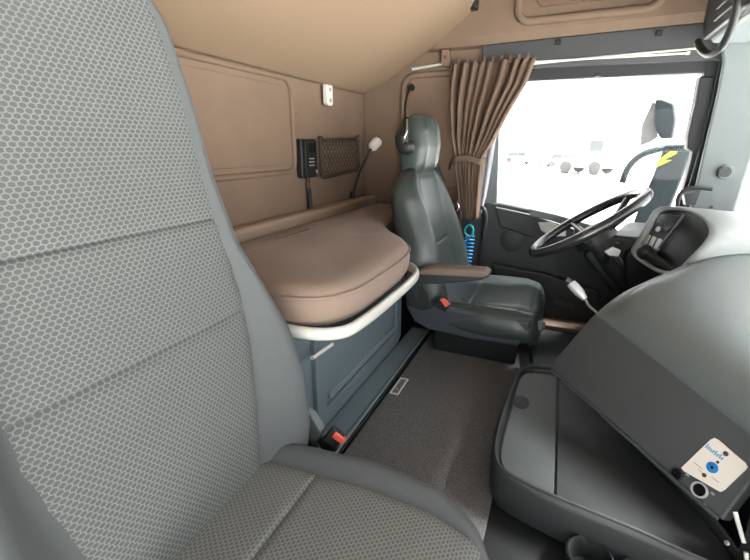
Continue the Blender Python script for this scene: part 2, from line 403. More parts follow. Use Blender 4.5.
# ------------------------------------------------------------------ lower bunk: locker front, mattress, rail
lk = thing('bunk_locker', (-.545, .95, .02), 'blue grey locker front with a long recess, under the lower bunk', 'storage locker')
span('front_panel', (-.60, .71, .0), (-.548, 1.50, .40), 'bluegrey_d', lk, .006)
LX = -.547
def yz_frame(bm, yc, zc, w_, h_, r, wd, x, d):
    o_ = rrect(w_, h_, r, 5); i_ = rrect(w_ - 2 * wd, h_ - 2 * wd, max(.004, r - wd), 5)
    R_ = [[V((x, yc + a, zc + b)) for a, b in o_], [V((x + d, yc + a * (1 - .004), zc + b * (1 - .004))) for a, b in o_], [V((x + d, yc + a, zc + b)) for a, b in i_], [V((x - .0, yc + a, zc + b)) for a, b in i_]]
    add_rings(bm, R_, True, False)
bm = bmesh.new(); yz_frame(bm, 1.16, .185, .66, .29, .03, .05, LX, .012); link_bm('locker_door', bm, 'bluegrey_d', lk, bevel=.003)
prism('recess_panel', [V((LX - .001, 1.16 + a, .185 + b)) for a, b in rrect(.54, .17, .012, 4)], (.004, 0, 0), 'bluegrey_d', lk, .002)
prism('recess_lip', [V((LX, 1.16 + a, .112 + b)) for a, b in rrect(.52, .022, .008, 4)], (.012, 0, 0), 'bluegrey', lk, .004)
tube('stay', [at(312, 358, 'x', -.50), at(332, 344, 'x', -.50)], .006, 'rail', lk, 8)

mt = thing('mattress', (-.66, 1.0, .43), 'brown fabric mattress with a rounded front corner lying on the lower bunk', 'mattress')
# plan outline of the mattress (x, y)
plan = catmull([V((a, b, 0)) for a, b in ((-.895, -.10), (-.895, .9), (-.895, 1.6), (-.885, 1.98), (-.82, 2.02), (-.72, 1.98), (-.665, 1.82), (-.635, 1.56), (-.555, 1.40), (-.455, 1.275), (-.408, 1.19), (-.388, 1.07), (-.386, .90), (-.395, .775), (-.435, .705), (-.52, .678), (-.62, .665), (-.675, .58), (-.68, .3), (-.69, .0), (-.72, -.10))], 6, True)
cen = V((-.66, 1.0, 0)); SGN = 1 if sum(plan[i].x * plan[(i + 1) % len(plan)].y - plan[(i + 1) % len(plan)].x * plan[i].y for i in range(len(plan))) > 0 else -1
def inset(pl, d):
    n = len(pl); out = []
    for i in range(n):
        t = (pl[(i + 1) % n] - pl[i - 1]); t.z = 0; t.normalize(); nn = V((-t.y, t.x, 0)) * SGN
        out.append(pl[i] + nn * d)
    return out
bm = bmesh.new()
rings = []
for d, z in ((.02, .425), (.006, .432), (.0, .445), (-.004, .475), (0.0, .497), (.010, .512), (.028, .520), (.06, .523)):
    rings.append([p + V((0, 0, z)) for p in inset(plan, d)])
vr = add_rings(bm, rings, True, False)
bm.faces.new(list(reversed(vr[0])))
top = vr[-1]
# crown of the mattress with two soft folds
prev = top
for k in range(1, 6):
    f_ = 1 - k / 6
    cur = []
    for v in top:
        p = V((lerp(-.74, v.co.x, f_), lerp(1.02, v.co.y, f_ if v.co.y > .6 else 1 - (1 - f_) * .6), 0))
        q = .523 + .012 * (1 - f_ ** 2)
        q -= .010 * math.exp(-((p.x + .52 + (p.y - 1.0) * .25) / .022) ** 2)
        q += .003 * math.sin(p.y * 17 + p.x * 9)
        cur.append(bm.verts.new((p.x, p.y, q)))
    for i in range(len(cur)):
        j = (i + 1) % len(cur); bm.faces.new((prev[i], prev[j], cur[j], cur[i]))
    prev = cur
bm.faces.new(prev)
link_bm('cover', bm, 'mattress', mt, angle=70)
pp = inset(plan, -.003)
tube('piping', [p + V((0, 0, .4965)) for p in pp], .0028, 'mattress', mt, 6, True)

br = thing('bunk_rail', (-.45, .95, .41), 'pale tubular rail bent round the front corner of the lower bunk, under the mattress', 'bed rail')
rl = [V((a, b, .425)) for a, b in ((-.50, .672), (-.43, .682), (-.385, .715), (-.372, .78), (-.366, .90), (-.366, 1.08), (-.376, 1.17), (-.41, 1.235), (-.47, 1.275), (-.56, 1.29))]
tube('rail', rl, .02, 'rail', br, 12, smoothn=6, flat=(.0145, .010))
prism('bunk_board', [V((p.x, p.y, .408)) for p in inset(plan, .02)], (0, 0, .016), 'darkgrey', br)
box('red_stop', at(405, 268, 'x', -.44), (.02, .025, .02), 'red', br, .004)

# ------------------------------------------------------------------ upper bunk, folded up at an angle
ub = thing('upper_bunk', (-.7, 1.0, 1.1), 'beige upper bunk tilted up over the bed, seen from underneath', 'bunk')
bm = bmesh.new()
prof = [(-.955, 1.048), (-.935, 1.040), (-.80, 1.115), (-.62, 1.215), (-.50, 1.295), (-.435, 1.345), (-.418, 1.375), (-.425, 1.41), (-.46, 1.43), (-.955, 1.13)]
rr = []
for y, k in ((-.15, 1), (1.0, 1), (1.9, 1), (2.0, 1), (2.03, .985), (2.04, .96)):
    cx, cz = -.7, 1.22
    rr.append([V((cx + (a - cx) * k, y, cz + (b - cz) * k)) for a, b in prof])
add_rings(bm, rr); link_bm('bunk_board', bm, 'bunk', ub, angle=50, bevel=.004)
tube('edge_welt', [V((-.956, y, 1.047)) for y in (-.1, 1.0, 2.03)], .006, 'beige_dark', ub, 6)
bk = prism('hinge_bracket', [V((-.935, 1.662 + a, 1.005 + b)) for a, b in rrect(.050, .085, .012, 4)], (-.02, 0, 0), 'white', ub, .003)
for dz in (-.022, .02): disc('bolt_hole', (-.936, 1.664, 1.005 + dz), (1, 0, 0), .008, .003, 'greyp', bk, 14)
box('strap_clip', at(474, 3, 'y', 2.0) , (.03, .05, .05), 'black', ub, .006)

# ------------------------------------------------------------------ rear wall fittings
rb = thing('control_box', (XB, 1.49, .75), 'small black bunk control box with buttons, fixed to the beige rear wall', 'control panel')
prism('housing', [V((XB, 1.493 + a, .752 + b)) for a, b in rrect(.115, .150, .012, 4)], (.028, 0, 0), 'black', rb, .006)
prism('faceplate', [V((XB + .028, 1.502 + a, .752 + b)) for a, b in rrect(.088, .138, .008, 4)], (.004, 0, 0), 'black', rb, .002)
prism('display', [V((XB + .032, 1.506 + a, .793 + b)) for a, b in rrect(.052, .036, .004, 3)], (.002, 0, 0), 'screen', rb)
for i in range(3):
    for j in range(3): box('button', (XB + .033, 1.487 + .013 * i, .752 - .013 * j), (.003, .008, .005), 'greyp', rb, .001)
box('button', (XB + .033, 1.535, .700), (.003, .012, .014), 'greyp', rb, .002)
tube('cord', [(XB + .012, 1.495, .68), (XB + .012, 1.490, .64), (XB + .012, 1.497, .60)], .0035, 'brown', rb, 8, smoothn=5)
tube('cord', [(XB + .012, 1.510, .68), (XB + .012, 1.507, .64), (XB + .012, 1.500, .60)], .0035, 'brown', rb, 8, smoothn=5)
tube('plug', [(XB + .014, 1.500, .635), (XB + .014, 1.503, .515)], .0105, 'black', rb, 12)

np_ = thing('net_pocket', (XB, 1.77, .75), 'brown framed storage net with diamond mesh beside the black control box', 'net pocket')
fy0, fy1, fz0, fz1 = 1.595, 1.955, .685, .835
tube('frame', [V((XB + .02, a, b)) for a, b in ((fy0, fz0 - .01), (fy0, fz1 + .005), (fy0 + .02, fz1 - .01), (fy1 - .03, fz1 - .005), (fy1, fz1 + .015), (fy1 + .004, fz0 + .02), (fy1 - .02, fz0), (fy0 + .02, fz0 - .015))], .008, 'net', np_, 8, True)
bm = bmesh.new(); st = .0235; cx_ = (fy0 + fy1) / 2
for sgn in (1, -1):
    k = -30
    while k < 30:
        # strand y = k*st*1.6 + sgn*z*0.75, clipped to the frame
        pts = []
        for i in range(25):
            z = lerp(fz0, fz1 - .008, i / 24); y = cx_ + k * st * 1.25 + sgn * (z - .76) * .8
            if fy0 + .004 < y < fy1 - .004: pts.append(V((XB + .02 + sgn * .001, y, z)))
        if len(pts) > 1: add_tube(bm, [pts[0], pts[-1]], .0021, 5)
        k += 1
link_bm('netting', bm, 'net', np_)
prism('backing', [V((XB, a, b)) for a, b in ((fy0, fz0), (fy1, fz0), (fy1, fz1), (fy0, fz1))], (.004, 0, 0), 'beige', np_)

def gooseneck(name, pts, head, hd, m_head, label, r=.006):
    t = thing(name, pts[0], label, 'lamp')
    tube('stem', pts, r, 'black', t, 10, smoothn=8)
    return t
g1 = gooseneck('gooseneck_lamp', [V((XB + .01, 1.895, .53)), V((XB + .022, 1.895, .58)), V((XB + .03, 1.935, .66)), V((XB + .05, 1.985, .74)), V((XB + .07, 2.015, .79))], None, None, None,
               'slim reading lamp with a white head on a black bendy stem in the rear corner')
hdv = V((.02, .035, .04)).normalized(); hp = V((XB + .07, 2.02, .795))
tube('lamp_head', [hp - hdv * .014, hp, hp + hdv * .04, hp + hdv * .052], [.015, .025, .028, .020], 'white', g1, 14)
tube('socket', [(XB + .012, 1.893, .515), (XB + .018, 1.895, .585)], .013, 'black', g1, 12)

# ------------------------------------------------------------------ seats
def seat_ring(fc, lat, nrm, w_, t_, b_, si, n=44, back=.5):
    """one closed cross-section. fc = centre of front face; lat, nrm unit vectors; w half width; t thickness; b bolster height; si insert half width"""
    pts = []
    def front(s):
        a = abs(s); k = .80
        f_ = b_ * sstep((a * w_ - si) / max(1e-4, (k * w_ - si))) if a * w_ > si else 0
        if a > k:
            u = (a - k) / (1 - k); f_ = -t_ * back + (b_ + t_ * back) * math.sqrt(max(0, 1 - u * u))
        return f_
    for i in range(n + 1):
        s = -math.cos(PI * i / n); s = lerp(s, -1 + 2 * i / n, .35)
        pts.append(fc + lat * (w_ * s) + nrm * front(s))
    for i in range(1, n):
        s = math.cos(PI * i / n); s = lerp(s, 1 - 2 * i / n, .35)
        pts.append(fc + lat * (w_ * s) - nrm * (t_ * back + t_ * (1 - back) * (1 - abs(s) ** 5) ** .5))
    return pts
def seat_body(name, stations, lat, yc, m, parent, axis='z', nrm=None, steps=40, roundend=.05):
    """stations rows: (key, fx, w, t, b, si)"""
    bm = bmesh.new(); rings = []
    k0, k1 = stations[0][0], stations[-1][0]
    for i in range(steps + 1):
        k = lerp(k0, k1, i / steps); fx, w_, t_, b_, si = table(k, stations)
        e = 1.0
        for dd in (k - k0, k1 - k):
            if dd < roundend: u = 1 - dd / roundend; e = min(e, math.sqrt(max(.0, 1 - u * u)) * .55 + .45 if dd > 0 else .45)
        if axis == 'z':
            c = V((fx - (1 - e) * t_ * .5, yc, k)); n_ = nrm
        else:
            c = V((k, yc, fx - (1 - e) * t_ * .5)); n_ = nrm
        rings.append(seat_ring(c, lat, n_, w_ * (1 - (1 - e) * .25), t_ * e, b_ * e, si * .98))
    add_rings(bm, rings)
    return link_bm(name, bm, m, parent, angle=75)
def seat_panel(name, stations, k0, k1, lat, yc, m, parent, axis='z', nrm=None, nu=30, nv=36, puff=.006, lift=.004, wk=1.0):
    k0 -= .0012; k1 += .0012
    bm = bmesh.new(); uvl = bm.loops.layers.uv.new('UVMap'); g = []; uvs = {}
    arc = 0; prevp = None
    for j in range(nv + 1):
        k = lerp(k0, k1, j / nv); fx, w_, t_, b_, si = table(k, stations); row = []
        c = V((fx, yc, k)) if axis == 'z' else V((k, yc, fx))
        if prevp is not None: arc += (c - prevp).length
        prevp = c
        ev = 1 - abs(2 * j / nv - 1) ** 14
        for i in range(nu + 1):
            s = -1 + 2 * i / nu; eu = 1 - abs(s) ** 10
            p = c + lat * (si * wk * s) + nrm * (lift - .005 + (puff + .001) * (ev * eu) ** .5)
            v = bm.verts.new(p); row.append(v); uvs[v] = (si * wk * s + 2.0, arc + k0 * 1.0 + 2.0)
        g.append(row)
    for a, b in zip(g, g[1:]):
        for i in range(nu):
            f_ = bm.faces.new((a[i], a[i + 1], b[i + 1], b[i]))
            for lp in f_.loops: lp[uvl].uv = uvs[lp.vert]
    return link_bm(name, bm, m, parent, angle=80)

LAT = V((0, 1, 0))
# --- passenger seat (foreground)
ps = thing('passenger_seat', (-.28, .37, 0), 'large grey cloth seat with honeycomb weave filling the left of the view', 'seat')
SB = [(.16, -.445, .255, .13, .040, .125), (.25, -.455, .288, .13, .048, .142), (.36, -.472, .304, .13, .050, .168), (.46, -.49, .292, .13, .042, .186),
      (.54, -.503, .262, .125, .032, .190), (.64, -.520, .218, .12, .024, .182), (.75, -.538, .203, .115, .016, .175), (.88, -.558, .195, .11, .012, .170), (.97, -.572, .182, .10, .010, .158), (1.04, -.585, .15, .09, .006, .13)]
NB = V((math.cos(.17), 0, math.sin(.17)))
seat_body('backrest', SB, LAT, .362, 'bolster', ps, 'z', NB, 60, .06)
seat_panel('back_insert', SB, .20, .520, LAT, .362, 'hex', ps, 'z', NB)
seat_panel('back_insert', SB, .520, .685, LAT, .362, 'hex', ps, 'z', NB)
seat_panel('back_insert', SB, .685, 1.02, LAT, .362, 'hex', ps, 'z', NB)
NC = V((0, 0, 1))
CB = [(-.53, .225, .205, .12, .015, .14), (-.40, .228, .222, .12, .022, .150), (-.25, .232, .232, .12, .024, .158), (-.13, .230, .222, .12, .018, .155), (-.06, .222, .185, .11, .010, .140), (-.02, .205, .14, .09, .004, .11)]
seat_body('cushion', CB, LAT, .37, 'bolster', ps, 'x', NC, 44, .04)
seat_panel('cushion_insert', CB, -.50, -.345, LAT, .37, 'hex2', ps, 'x', NC)
seat_panel('cushion_insert', CB, -.345, -.045, LAT, .37, 'hex2', ps, 'x', NC)
span('base', (-.50, .20, .0), (-.10, .54, .12), 'shell', ps, .02)
bkl = tube('buckle_stalk', [at(325, 447, 'y', .64), at(333, 441, 'y', .645)], .02, 'black', ps, 12, flat=(.022, .013))
bx_c = at(339, 437, 'y', .645)
Rb = Matrix((RT, UP, -FW)).transposed() @ Matrix.Rotation(math.radians(-38), 3, 'Z')
bkh = box('buckle', bx_c - V((.012, 0, .004)), (.034, .036, .02), 'black', ps, .004, Rb)
box('buckle_button', bx_c, (.028, .014, .02), 'red', bkh, .003, Rb)
prism('side_trim', [at(px, py, 'y', .66) for px, py in ((309, 405), (316, 410), (326, 427), (320, 448), (314, 446), (309, 430), (300, 420))], (0, -.02, 0), 'pillar', ps, .004)
prism('recliner_cover', [at(px, py, 'y', .655) for px, py in ((290, 425), (308, 420), (318, 448), (300, 458), (285, 450))], (0, -.03, 0), 'black', ps, .006)

# --- driver's seat
ds = thing('driver_seat', (-.25, 1.68, 0), 'dark grey leather driver seat with armrest, facing the steering wheel', 'seat')
DB = [(.18, -.375, .235, .12, .03, .13), (.25, -.395, .25, .12, .05, .135), (.35, -.425, .255, .12, .055, .14), (.45, -.452, .25, .12, .05, .14), (.55, -.475, .235, .115, .035, .13), (.62, -.492, .232, .11, .022, .12), (.665, -.503, .215, .10, .012, .115), (.70, -.510, .17, .09, .005, .10), (.722, -.514, .12, .08, .003, .08)]
ND = V((math.cos(.26), 0, math.sin(.26)))
seat_body('backrest', DB, LAT, 1.68, 'leather', ds, 'z', ND, 44, .05)
seat_panel('back_insert', DB, .21, .42, LAT, 1.68, 'leather_c', ds, 'z', ND)
seat_panel('back_insert', DB, .42, .685, LAT, 1.68, 'leather_c', ds, 'z', ND)
HB = [(.69, -.500, .098, .10, .004, .065), (.74, -.492, .104, .115, .006, .07), (.80, -.486, .105, .12, .008, .07), (.86, -.490, .102, .115, .006, .068), (.918, -.505, .092, .095, .004, .058)]
seat_body('headrest', HB, LAT, 1.68, 'leather', ds, 'z', ND, 24, .05)
DC = [(-.44, .215, .22, .11, .015, .14), (-.33, .215, .24, .115, .02, .15), (-.2, .222, .25, .12, .02, .155), (-.09, .228, .25, .125, .014, .15), (-.035, .222, .238, .125, .008, .14), (-.005, .205, .20, .11, .0, .12)]
seat_body('cushion', DC, LAT, 1.68, 'leather', ds, 'x', NC, 40, .035)
seat_panel('cushion_insert', DC, -.42, -.27, LAT, 1.68, 'leather_c', ds, 'x', NC, puff=.006)
seat_panel('cushion_insert', DC, -.27, -.05, LAT, 1.68, 'leather_c', ds, 'x', NC, puff=.006)
sh = [at(px, py, 'y', 1.44) for px, py in ((404, 290), (414, 284), (424, 288), (434, 300), (446, 308), (490, 316), (531, 322), (528, 335), (518, 347), (470, 340), (428, 330), (414, 322), (406, 308))]
prism('base_shell', sh, (0, .48, 0), 'shell', ds, .012)
prism('recliner_cover', [at(px, py, 'y', 1.43) for px, py in ((404, 288), (412, 282), (422, 284), (430, 294), (432, 308), (422, 312), (408, 306))], (0, .04, 0), 'darkgrey', ds, .008)
span('suspension', (-.40, 1.50, .008), (-.08, 1.88, .12), 'black', ds, .01)
ba = prism('armrest', [at(px, py, 'y', 1.42) for px, py in ((412, 268), (440, 266), (490, 268), (492, 273), (480, 277), (440, 280), (415, 280), (410, 274))], (0, -.055, 0), 'darkgrey', ds, .008)
prism('armrest_pad', [at(px, py, 'y', 1.425) for px, py in ((424, 266), (440, 263), (488, 266), (493, 270), (488, 273), (440, 271), (424, 270))], (0, -.065, 0), 'brownpad', ba, .01)
bh = prism('buckle', [at(px, py, 'y', 1.42) for px, py in ((434, 303), (441, 297), (452, 303), (446, 311)) ], (0, -.02, 0), 'black', ds, .003)
prism('buckle_button', [at(px, py, 'y', 1.40) for px, py in ((440, 299), (445, 298), (450, 304), (446, 307))], (0, -.006, 0), 'red', bh, .002)
disc('height_knob', at(538, 325, 'y', 1.5), (1, -.4, 0), .018, .02, 'pillar', ds, 18)
tube('slide_lever', [at(525, 340, 'y', 1.46), at(530, 350, 'y', 1.47), at(531, 362, 'y', 1.5)], .005, 'black', ds, 8)

sbt = thing('seat_belt', at(440, 190, 'y', 1.95), 'dark seat belt running down from the wall past the driver seat shoulder', 'seat belt')
bp_ = [at(px, py, 'y', y) for px, py, y in ((436, 163, 1.92), (442, 180, 1.94), (450, 204, 1.95), (458, 228, 1.97), (462, 262, 1.98))]
tube('webbing', bp_, .02, 'belt', sbt, 8, smoothn=6, flat=(.003, .021))
tube('guide_loop', [at(px, py, 'y', 1.93) for px, py in ((446, 208), (452, 204), (458, 202))], .006, 'chrome', sbt, 8, smoothn=4)
tube('guide_hook', [at(px, py, 'y', 1.93) for px, py in ((457, 202), (459, 207), (457, 211))], .004, 'chrome', sbt, 8, smoothn=4)

g2 = thing('gooseneck_lamp', V((-.72, 2.06, 1.07)), 'black reading lamp with a chrome edge hanging beside the driver headrest', 'lamp')
disc('mount', V((-.72, 2.08, 1.068)), (0, -1, 0), .016, .02, 'black', g2, 16)
tube('stem', [V((-.72, 2.062, 1.068)), at(407, 96, 'y', 1.95), at(405, 110, 'y', 1.8), at(405, 122, 'y', 1.62)], .006, 'black', g2, 10, smoothn=8)
tube('lamp_body', [at(406, 119, 'y', 1.565), at(404, 128, 'y', 1.54), at(401, 138, 'y', 1.50), at(402, 146, 'y', 1.52)], [.012, .020, .024, .022], 'black', g2, 14)
ellipsoid('lamp_head', at(406, 147, 'y', 1.515), (.034, .022, .030), 'black', g2)
tube('chrome_edge', [at(407, 120, 'y', 1.53), at(407, 130, 'y', 1.49), at(404, 139, 'y', 1.475), at(408, 142, 'y', 1.475)], .0035, 'chrome', g2, 8, smoothn=6)

# ------------------------------------------------------------------ side wall fittings
rd = thing('cargo_strap_rail', at(426, 66, 'y', 2.05), 'white rod with a beige lug on the side wall beneath the upper bunk', 'rail')
tube('rod', [at(412, 69, 'y', 2.05), at(442, 64, 'y', 2.05)], .006, 'rail', rd, 10)
prism('lug', [at(px, py, 'y', 2.03) for px, py in ((441, 49), (449, 49), (450, 62), (447, 67), (441, 65))], (0, .05, 0), 'beige', rd, .006)
disc('bolt', at(445, 57, 'y', 2.03), (0, -1, 0), .007, .004, 'brown', rd, 12)

cu = thing('curtain', V((-.40, 2.0, .45)), 'brown pleated curtain gathered by a tie behind the driver seat', 'curtain')
rowsC = [(0.0, (452, 64), (535, 58)), (.12, (450, 82), (526, 82)), (.3, (450, 108), (508, 112)), (.5, (452, 135), (493, 140)), (.62, (455, 156), (482, 158)), (.70, (456, 168), (481, 172)), (.85, (459, 195), (479, 196)), (1.0, (461, 217), (478, 219))]
bm = bmesh.new(); g = []; NU, NV = 150, 50
for j in range(NV + 1):
    v = j / NV
    lx, ly, rx, ry = table(v, [(r_[0], *r_[1], *r_[2]) for r_ in rowsC])
    A_, B_ = at(lx, ly, 'y', 2.0), at(rx, ry, 'y', 2.0); row = []
    amp = lerp(.016, .024, v) * (1 - .35 * math.exp(-((v - .62) / .06) ** 2))
    for i in range(NU + 1):
        u = i / NU
        p = A_.lerp(B_, u); ph = 2 * PI * (9 * u + .30 * math.sin(5 * u + 2 * v) + .22 * math.sin(13 * u + 1.3) * (1 - .5 * v))
        p = p + V((.004 * math.cos(ph), amp * (1 + .4 * math.sin(11 * u + 3 * v)) * (math.sin(ph) + .3 * math.sin(2 * ph + 1.0)), 0))
        row.append(bm.verts.new(p))
    g.append(row)
for a, b in zip(g, g[1:]):
    for i in range(NU): bm.faces.new((a[i], a[i + 1], b[i + 1], b[i]))
link_bm('drape', bm, 'curtain', cu, solid=.0025, angle=80)
for a in range(9):
    u = (a + .5) / 9; box('glider', at(lerp(454, 532, u), lerp(63, 57, u), 'y', 1.995), (.012, .012, .03), 'curtain', cu, .003)
tube('tie_band', [at(px, py, 'y', y) for px, py, y in ((449, 168, 2.03), (454, 160, 1.965), (466, 158, 1.955), (480, 162, 1.96), (486, 160, 2.03))], .012, 'curtain', cu, 8, smoothn=5, flat=(.014, .004))
bm = bmesh.new(); g = []
for j in range(21):
    v = j / 20; row = []
    lx, ly, rx, ry = table(v, [(0, 484, 140, 499, 118), (.4, 476, 168, 493, 158), (.8, 476, 196, 486, 196), (1, 477, 214, 481, 214)])
    A_, B_ = at(lx, ly, 'y', 2.03), at(rx, ry, 'y', 2.03)
    for i in range(31):
        u = i / 30; row.append(bm.verts.new(A_.lerp(B_, u) + V((0, .006 * math.sin(u * 14), 0))))
    g.append(row)
for a, b in zip(g, g[1:]):
    for i in range(30): bm.faces.new((a[i], a[i + 1], b[i + 1], b[i]))
link_bm('lining', bm, 'lining', cu, solid=.002, angle=80)

pb = struct(prism('trim_8', side_poly([(462, 120), (492, 120), (490, 200), (484, 205), (478, 290), (462, 300)], WY - .005), (0, .03, 0), 'header', None, .006))
gh = thing('grab_handle', at(480, 235, 'y', 2.0), 'black upright grab handle at the rear edge of the driver door', 'handle')
tube('bar', [at(px, py, 'y', y) for px, py, y in ((480, 207, 2.05), (484, 209, 2.01), (486, 218, 2.0), (483, 240, 2.0), (480, 262, 2.01), (478, 270, 2.05))], .009, 'rubber', gh, 10, smoothn=6)
for px, py in ((480, 207), (478, 270)): box('foot', at(px, py, 'y', 2.055), (.026, .02, .03), 'black', gh, .006)
ah = thing('air_hose', at(467, 230, 'y', 2.03), 'coiled blue air hose hanging by the wall behind the driver seat', 'hose')
c0_, c1_ = at(470, 236, 'y', 1.97), at(466, 268, 'y', 1.97); pts = []
for i in range(161):
    t_ = i / 160; a = t_ * 2 * PI * 9; p = c0_.lerp(c1_, t_); pts.append(p + V((.020 * math.cos(a), .020 * math.sin(a), 0)))
tube('coil', pts, .0045, 'hose', ah, 7)
tube('loop', [at(px, py, 'y', 1.96) for px, py in ((470, 237), (465, 233), (466, 227), (470, 225), (473, 229), (472, 237))], .005, 'hose_t', ah, 8, smoothn=6)
tube('hook', [at(470, 226, 'y', 1.96), at(470, 222, 'y', 2.06)], .004, 'black', ah, 8)

# ------------------------------------------------------------------ dashboard
da = thing('dashboard', (.45, 1.2, .2), 'grey grained dashboard with a lobe sweeping round to the passenger side', 'dashboard')
A, B, D = V((.033, 1.16, .20)), V((.334, .782, .16)), V((.127, 1.18, .38))
FN = (B - A).cross(D - A).normalized()
if FN.dot(CAM - A) < 0: FN = -FN
fpix = [(550, 368), (556, 358), (590, 318), (597, 312), (603, 314), (680, 374), (752, 431), (800, 470), (782, 500), (745, 540), (720, 520), (640, 449)]
fpix = [(550, 368), (556, 358), (590, 318), (597, 312), (603, 314), (680, 374), (752, 431), (775, 449), (722, 521), (640, 449)]
fpoly = [on(px, py, A, FN) for px, py in fpix]
prism('fascia', fpoly, -FN * .03, 'fascia', da, .005)
tube('fascia_lip', [on(px, py, A + FN * .002, FN) for px, py in ((552, 370), (600, 413), (640, 449), (690, 494), (718, 519))], .004, 'header', da, 8)
# padded top: rows from fascia top edge over the crest to the windscreen
Dp = fpoly[3]; En = on(775, 449, A, FN)
ln = (En - Dp); ln_d = ln.normalized()
hn = V((.86, .51, 0)).normalized()
prof_r = [(-.004, -.012), (-.004, .0), (.015, .018), (.033, .034), (.068, .059), (.108, .077), (.173, .105), (.239, .130), (.268, .160), (.285, .190), (.40, .203), (.62, .203)]
prof_p = [(-.004, -.012), (-.004, .004), (.002, .026), (.012, .056), (.032, .088), (.060, .110), (.110, .130), (.190, .150), (.262, .168), (.310, .188), (.42, .203), (.62, .203)]
bm = bmesh.new(); g = []
us = [0, .012, .03, .06, .10, .16, .25, .4, .6, .8, 1.0, 1.3, 1.6]
for u in us:
    base = Dp + ln * u; row = []
    rise = 1.0 - .10 * max(0, u - .3)
    wb_ = sstep(u / .16); prof = [(lerp(q0, q2, wb_), lerp(q1, q3, wb_)) for (q0, q1), (q2, q3) in zip(prof_r, prof_p)]; edge = 1
    for a, b in prof: p_ = base + hn * a + V((0, 0, b * rise * edge)); p_.x = min(p_.x, .785); row.append(bm.verts.new(p_))
    g.append(row)
sk = [bm.verts.new(v.co + V((.0 + .02, .03, -.16))) for v in g[0]]
g.insert(0, sk)
for a, b in zip(g, g[1:]):
    for i in range(len(prof) - 1): bm.faces.new((a[i], a[i + 1], b[i + 1], b[i]))
bmesh.ops.recalc_face_normals(bm, faces=bm.faces[:])
if sum((f.normal.z for f in bm.faces)) < 0: bmesh.ops.reverse_faces(bm, faces=bm.faces[:])
link_bm('top_pad', bm, 'dash', da, angle=70, sub=2, solid=.012)
# dash body behind the pad and under the wheel
prism('dash_body', [V((.27, 1.64, .50)), V((.225, 1.64, .44)), V((.25, 1.64, .28)), V((.40, 1.64, .12)), V((.79, 1.64, .05)), V((.79, 1.64, .50))], (0, .385, 0), 'black', da, .02)
prism('dash_body', [V((.50, 1.32, .52)), V((.44, 1.32, .44)), V((.34, 1.32, .30)), V((.40, 1.32, .12)), V((.79, 1.32, .05)), V((.79, 1.32, .52))], (0, .318, 0), 'black', da, .02)
lb = [V((.22, 1.27, .0)), V((.48, .86, .0)), V((.66, .20, .0)), V((.80, .20, 0)), V((.80, 1.32, 0)), V((.22, 1.32, 0))]
prism('lower_dash', lb, (0, 0, .30), 'black', da, .01)
# knee bolster on the far side of the column
prism('column_shroud', [V((.10, 1.66, .42)), V((.16, 1.66, .50)), V((.30, 1.66, .50)), V((.34, 1.66, .30)), V((.22, 1.66, .28))], (0, .14, 0), 'black', da, .015)

# label card and sockets on the fascia
R_f = (B - A).normalized(); U_f = R_f.cross(FN); U_f = U_f if U_f.z > 0 else -U_f
def fpt(px, py, h=0.0): return on(px, py, A, FN) + FN * h
ca = tag(prism('label_card', [fpt(a, b, .0005) for a, b in ((684, 466), (711, 440), (715, 438), (719, 440), (746, 463), (748, 467), (746, 470), (725, 490), (721, 492), (717, 490), (684, 471), (682, 468))], FN * .002, 'card'), 'white square sticker card with a blue oval on the dash fascia above two sockets', 'label')
disc('blue_oval', fpt(713, 467.7, .0025), FN, .010, .0008, 'blue', ca, 24, 1.0, U_f)
disc('oval_dot', fpt(713, 467.7, .0034), FN, .0028, .0006, 'screen', ca, 12)
for px, py, r in ((726.6, 454, .0045), (718.5, 462.4, .0028), (705, 475.4, .004)): disc('brown_dot', fpt(px, py, .0025), FN, r, .0008, 'brown', ca, 14)
bm = bmesh.new(); R3 = Matrix((R_f, U_f, FN)).transposed()
for i, hh in enumerate((.010, .007, .006, .007, .009, .006, .009, .006)):
    p = fpt(lerp(707.5, 723, i / 7), lerp(446.5, 458.5, i / 7), .0027) + U_f * (hh / 2 - .004)
    add_box(bm, p, (.0022, hh, .0006), R3)
    add_box(bm, p + R_f * .0016 + U_f * (.0015 if i % 2 else -.0015), (.002, .0016, .0006), R3)
link_bm('blue_lettering', bm, 'blue_l', ca)
bm = bmesh.new()
for px, py, L_ in ((699, 466, .018), (702, 472, .014), (716, 480, .014)): add_box(bm, fpt(px, py, .0027), (L_, .0015, .0005), R3)
link_bm('grey_lettering', bm, 'greyp', ca)
pl_ = thing('socket_panel', fpt(690, 482), 'two round power sockets with small switches low on the dash fascia', 'socket')
def fring(bm, c, r0, r1, h, seg=24):
    def ring(r, z): return [c + FN * z + R_f * (r * math.cos(2 * PI * k / seg)) + U_f * (r * math.sin(2 * PI * k / seg)) for k in range(seg)]
    add_rings(bm, [ring(r1, 0), ring(r1, h), ring(r0, h), ring(r0, 0)], True, False)
for k, (px, py, m_, r) in enumerate(((677, 474, 'darkgrey', .013), (700, 490, 'silver', .0145))):
    bm = bmesh.new(); fring(bm, fpt(px, py, .0), r * .78, r, .004); sr = link_bm('socket_ring', bm, m_, pl_)
    disc('socket_bore', fpt(px, py, .0002), FN, r * .78, .0012, 'screen', sr, 22)
for px, py in ((688, 475), (681, 486), (713, 493.6), (705, 505)): box('switch_mark', fpt(px, py, .001), (.006, .004, .0015), 'greyp', pl_, .0005, R3)

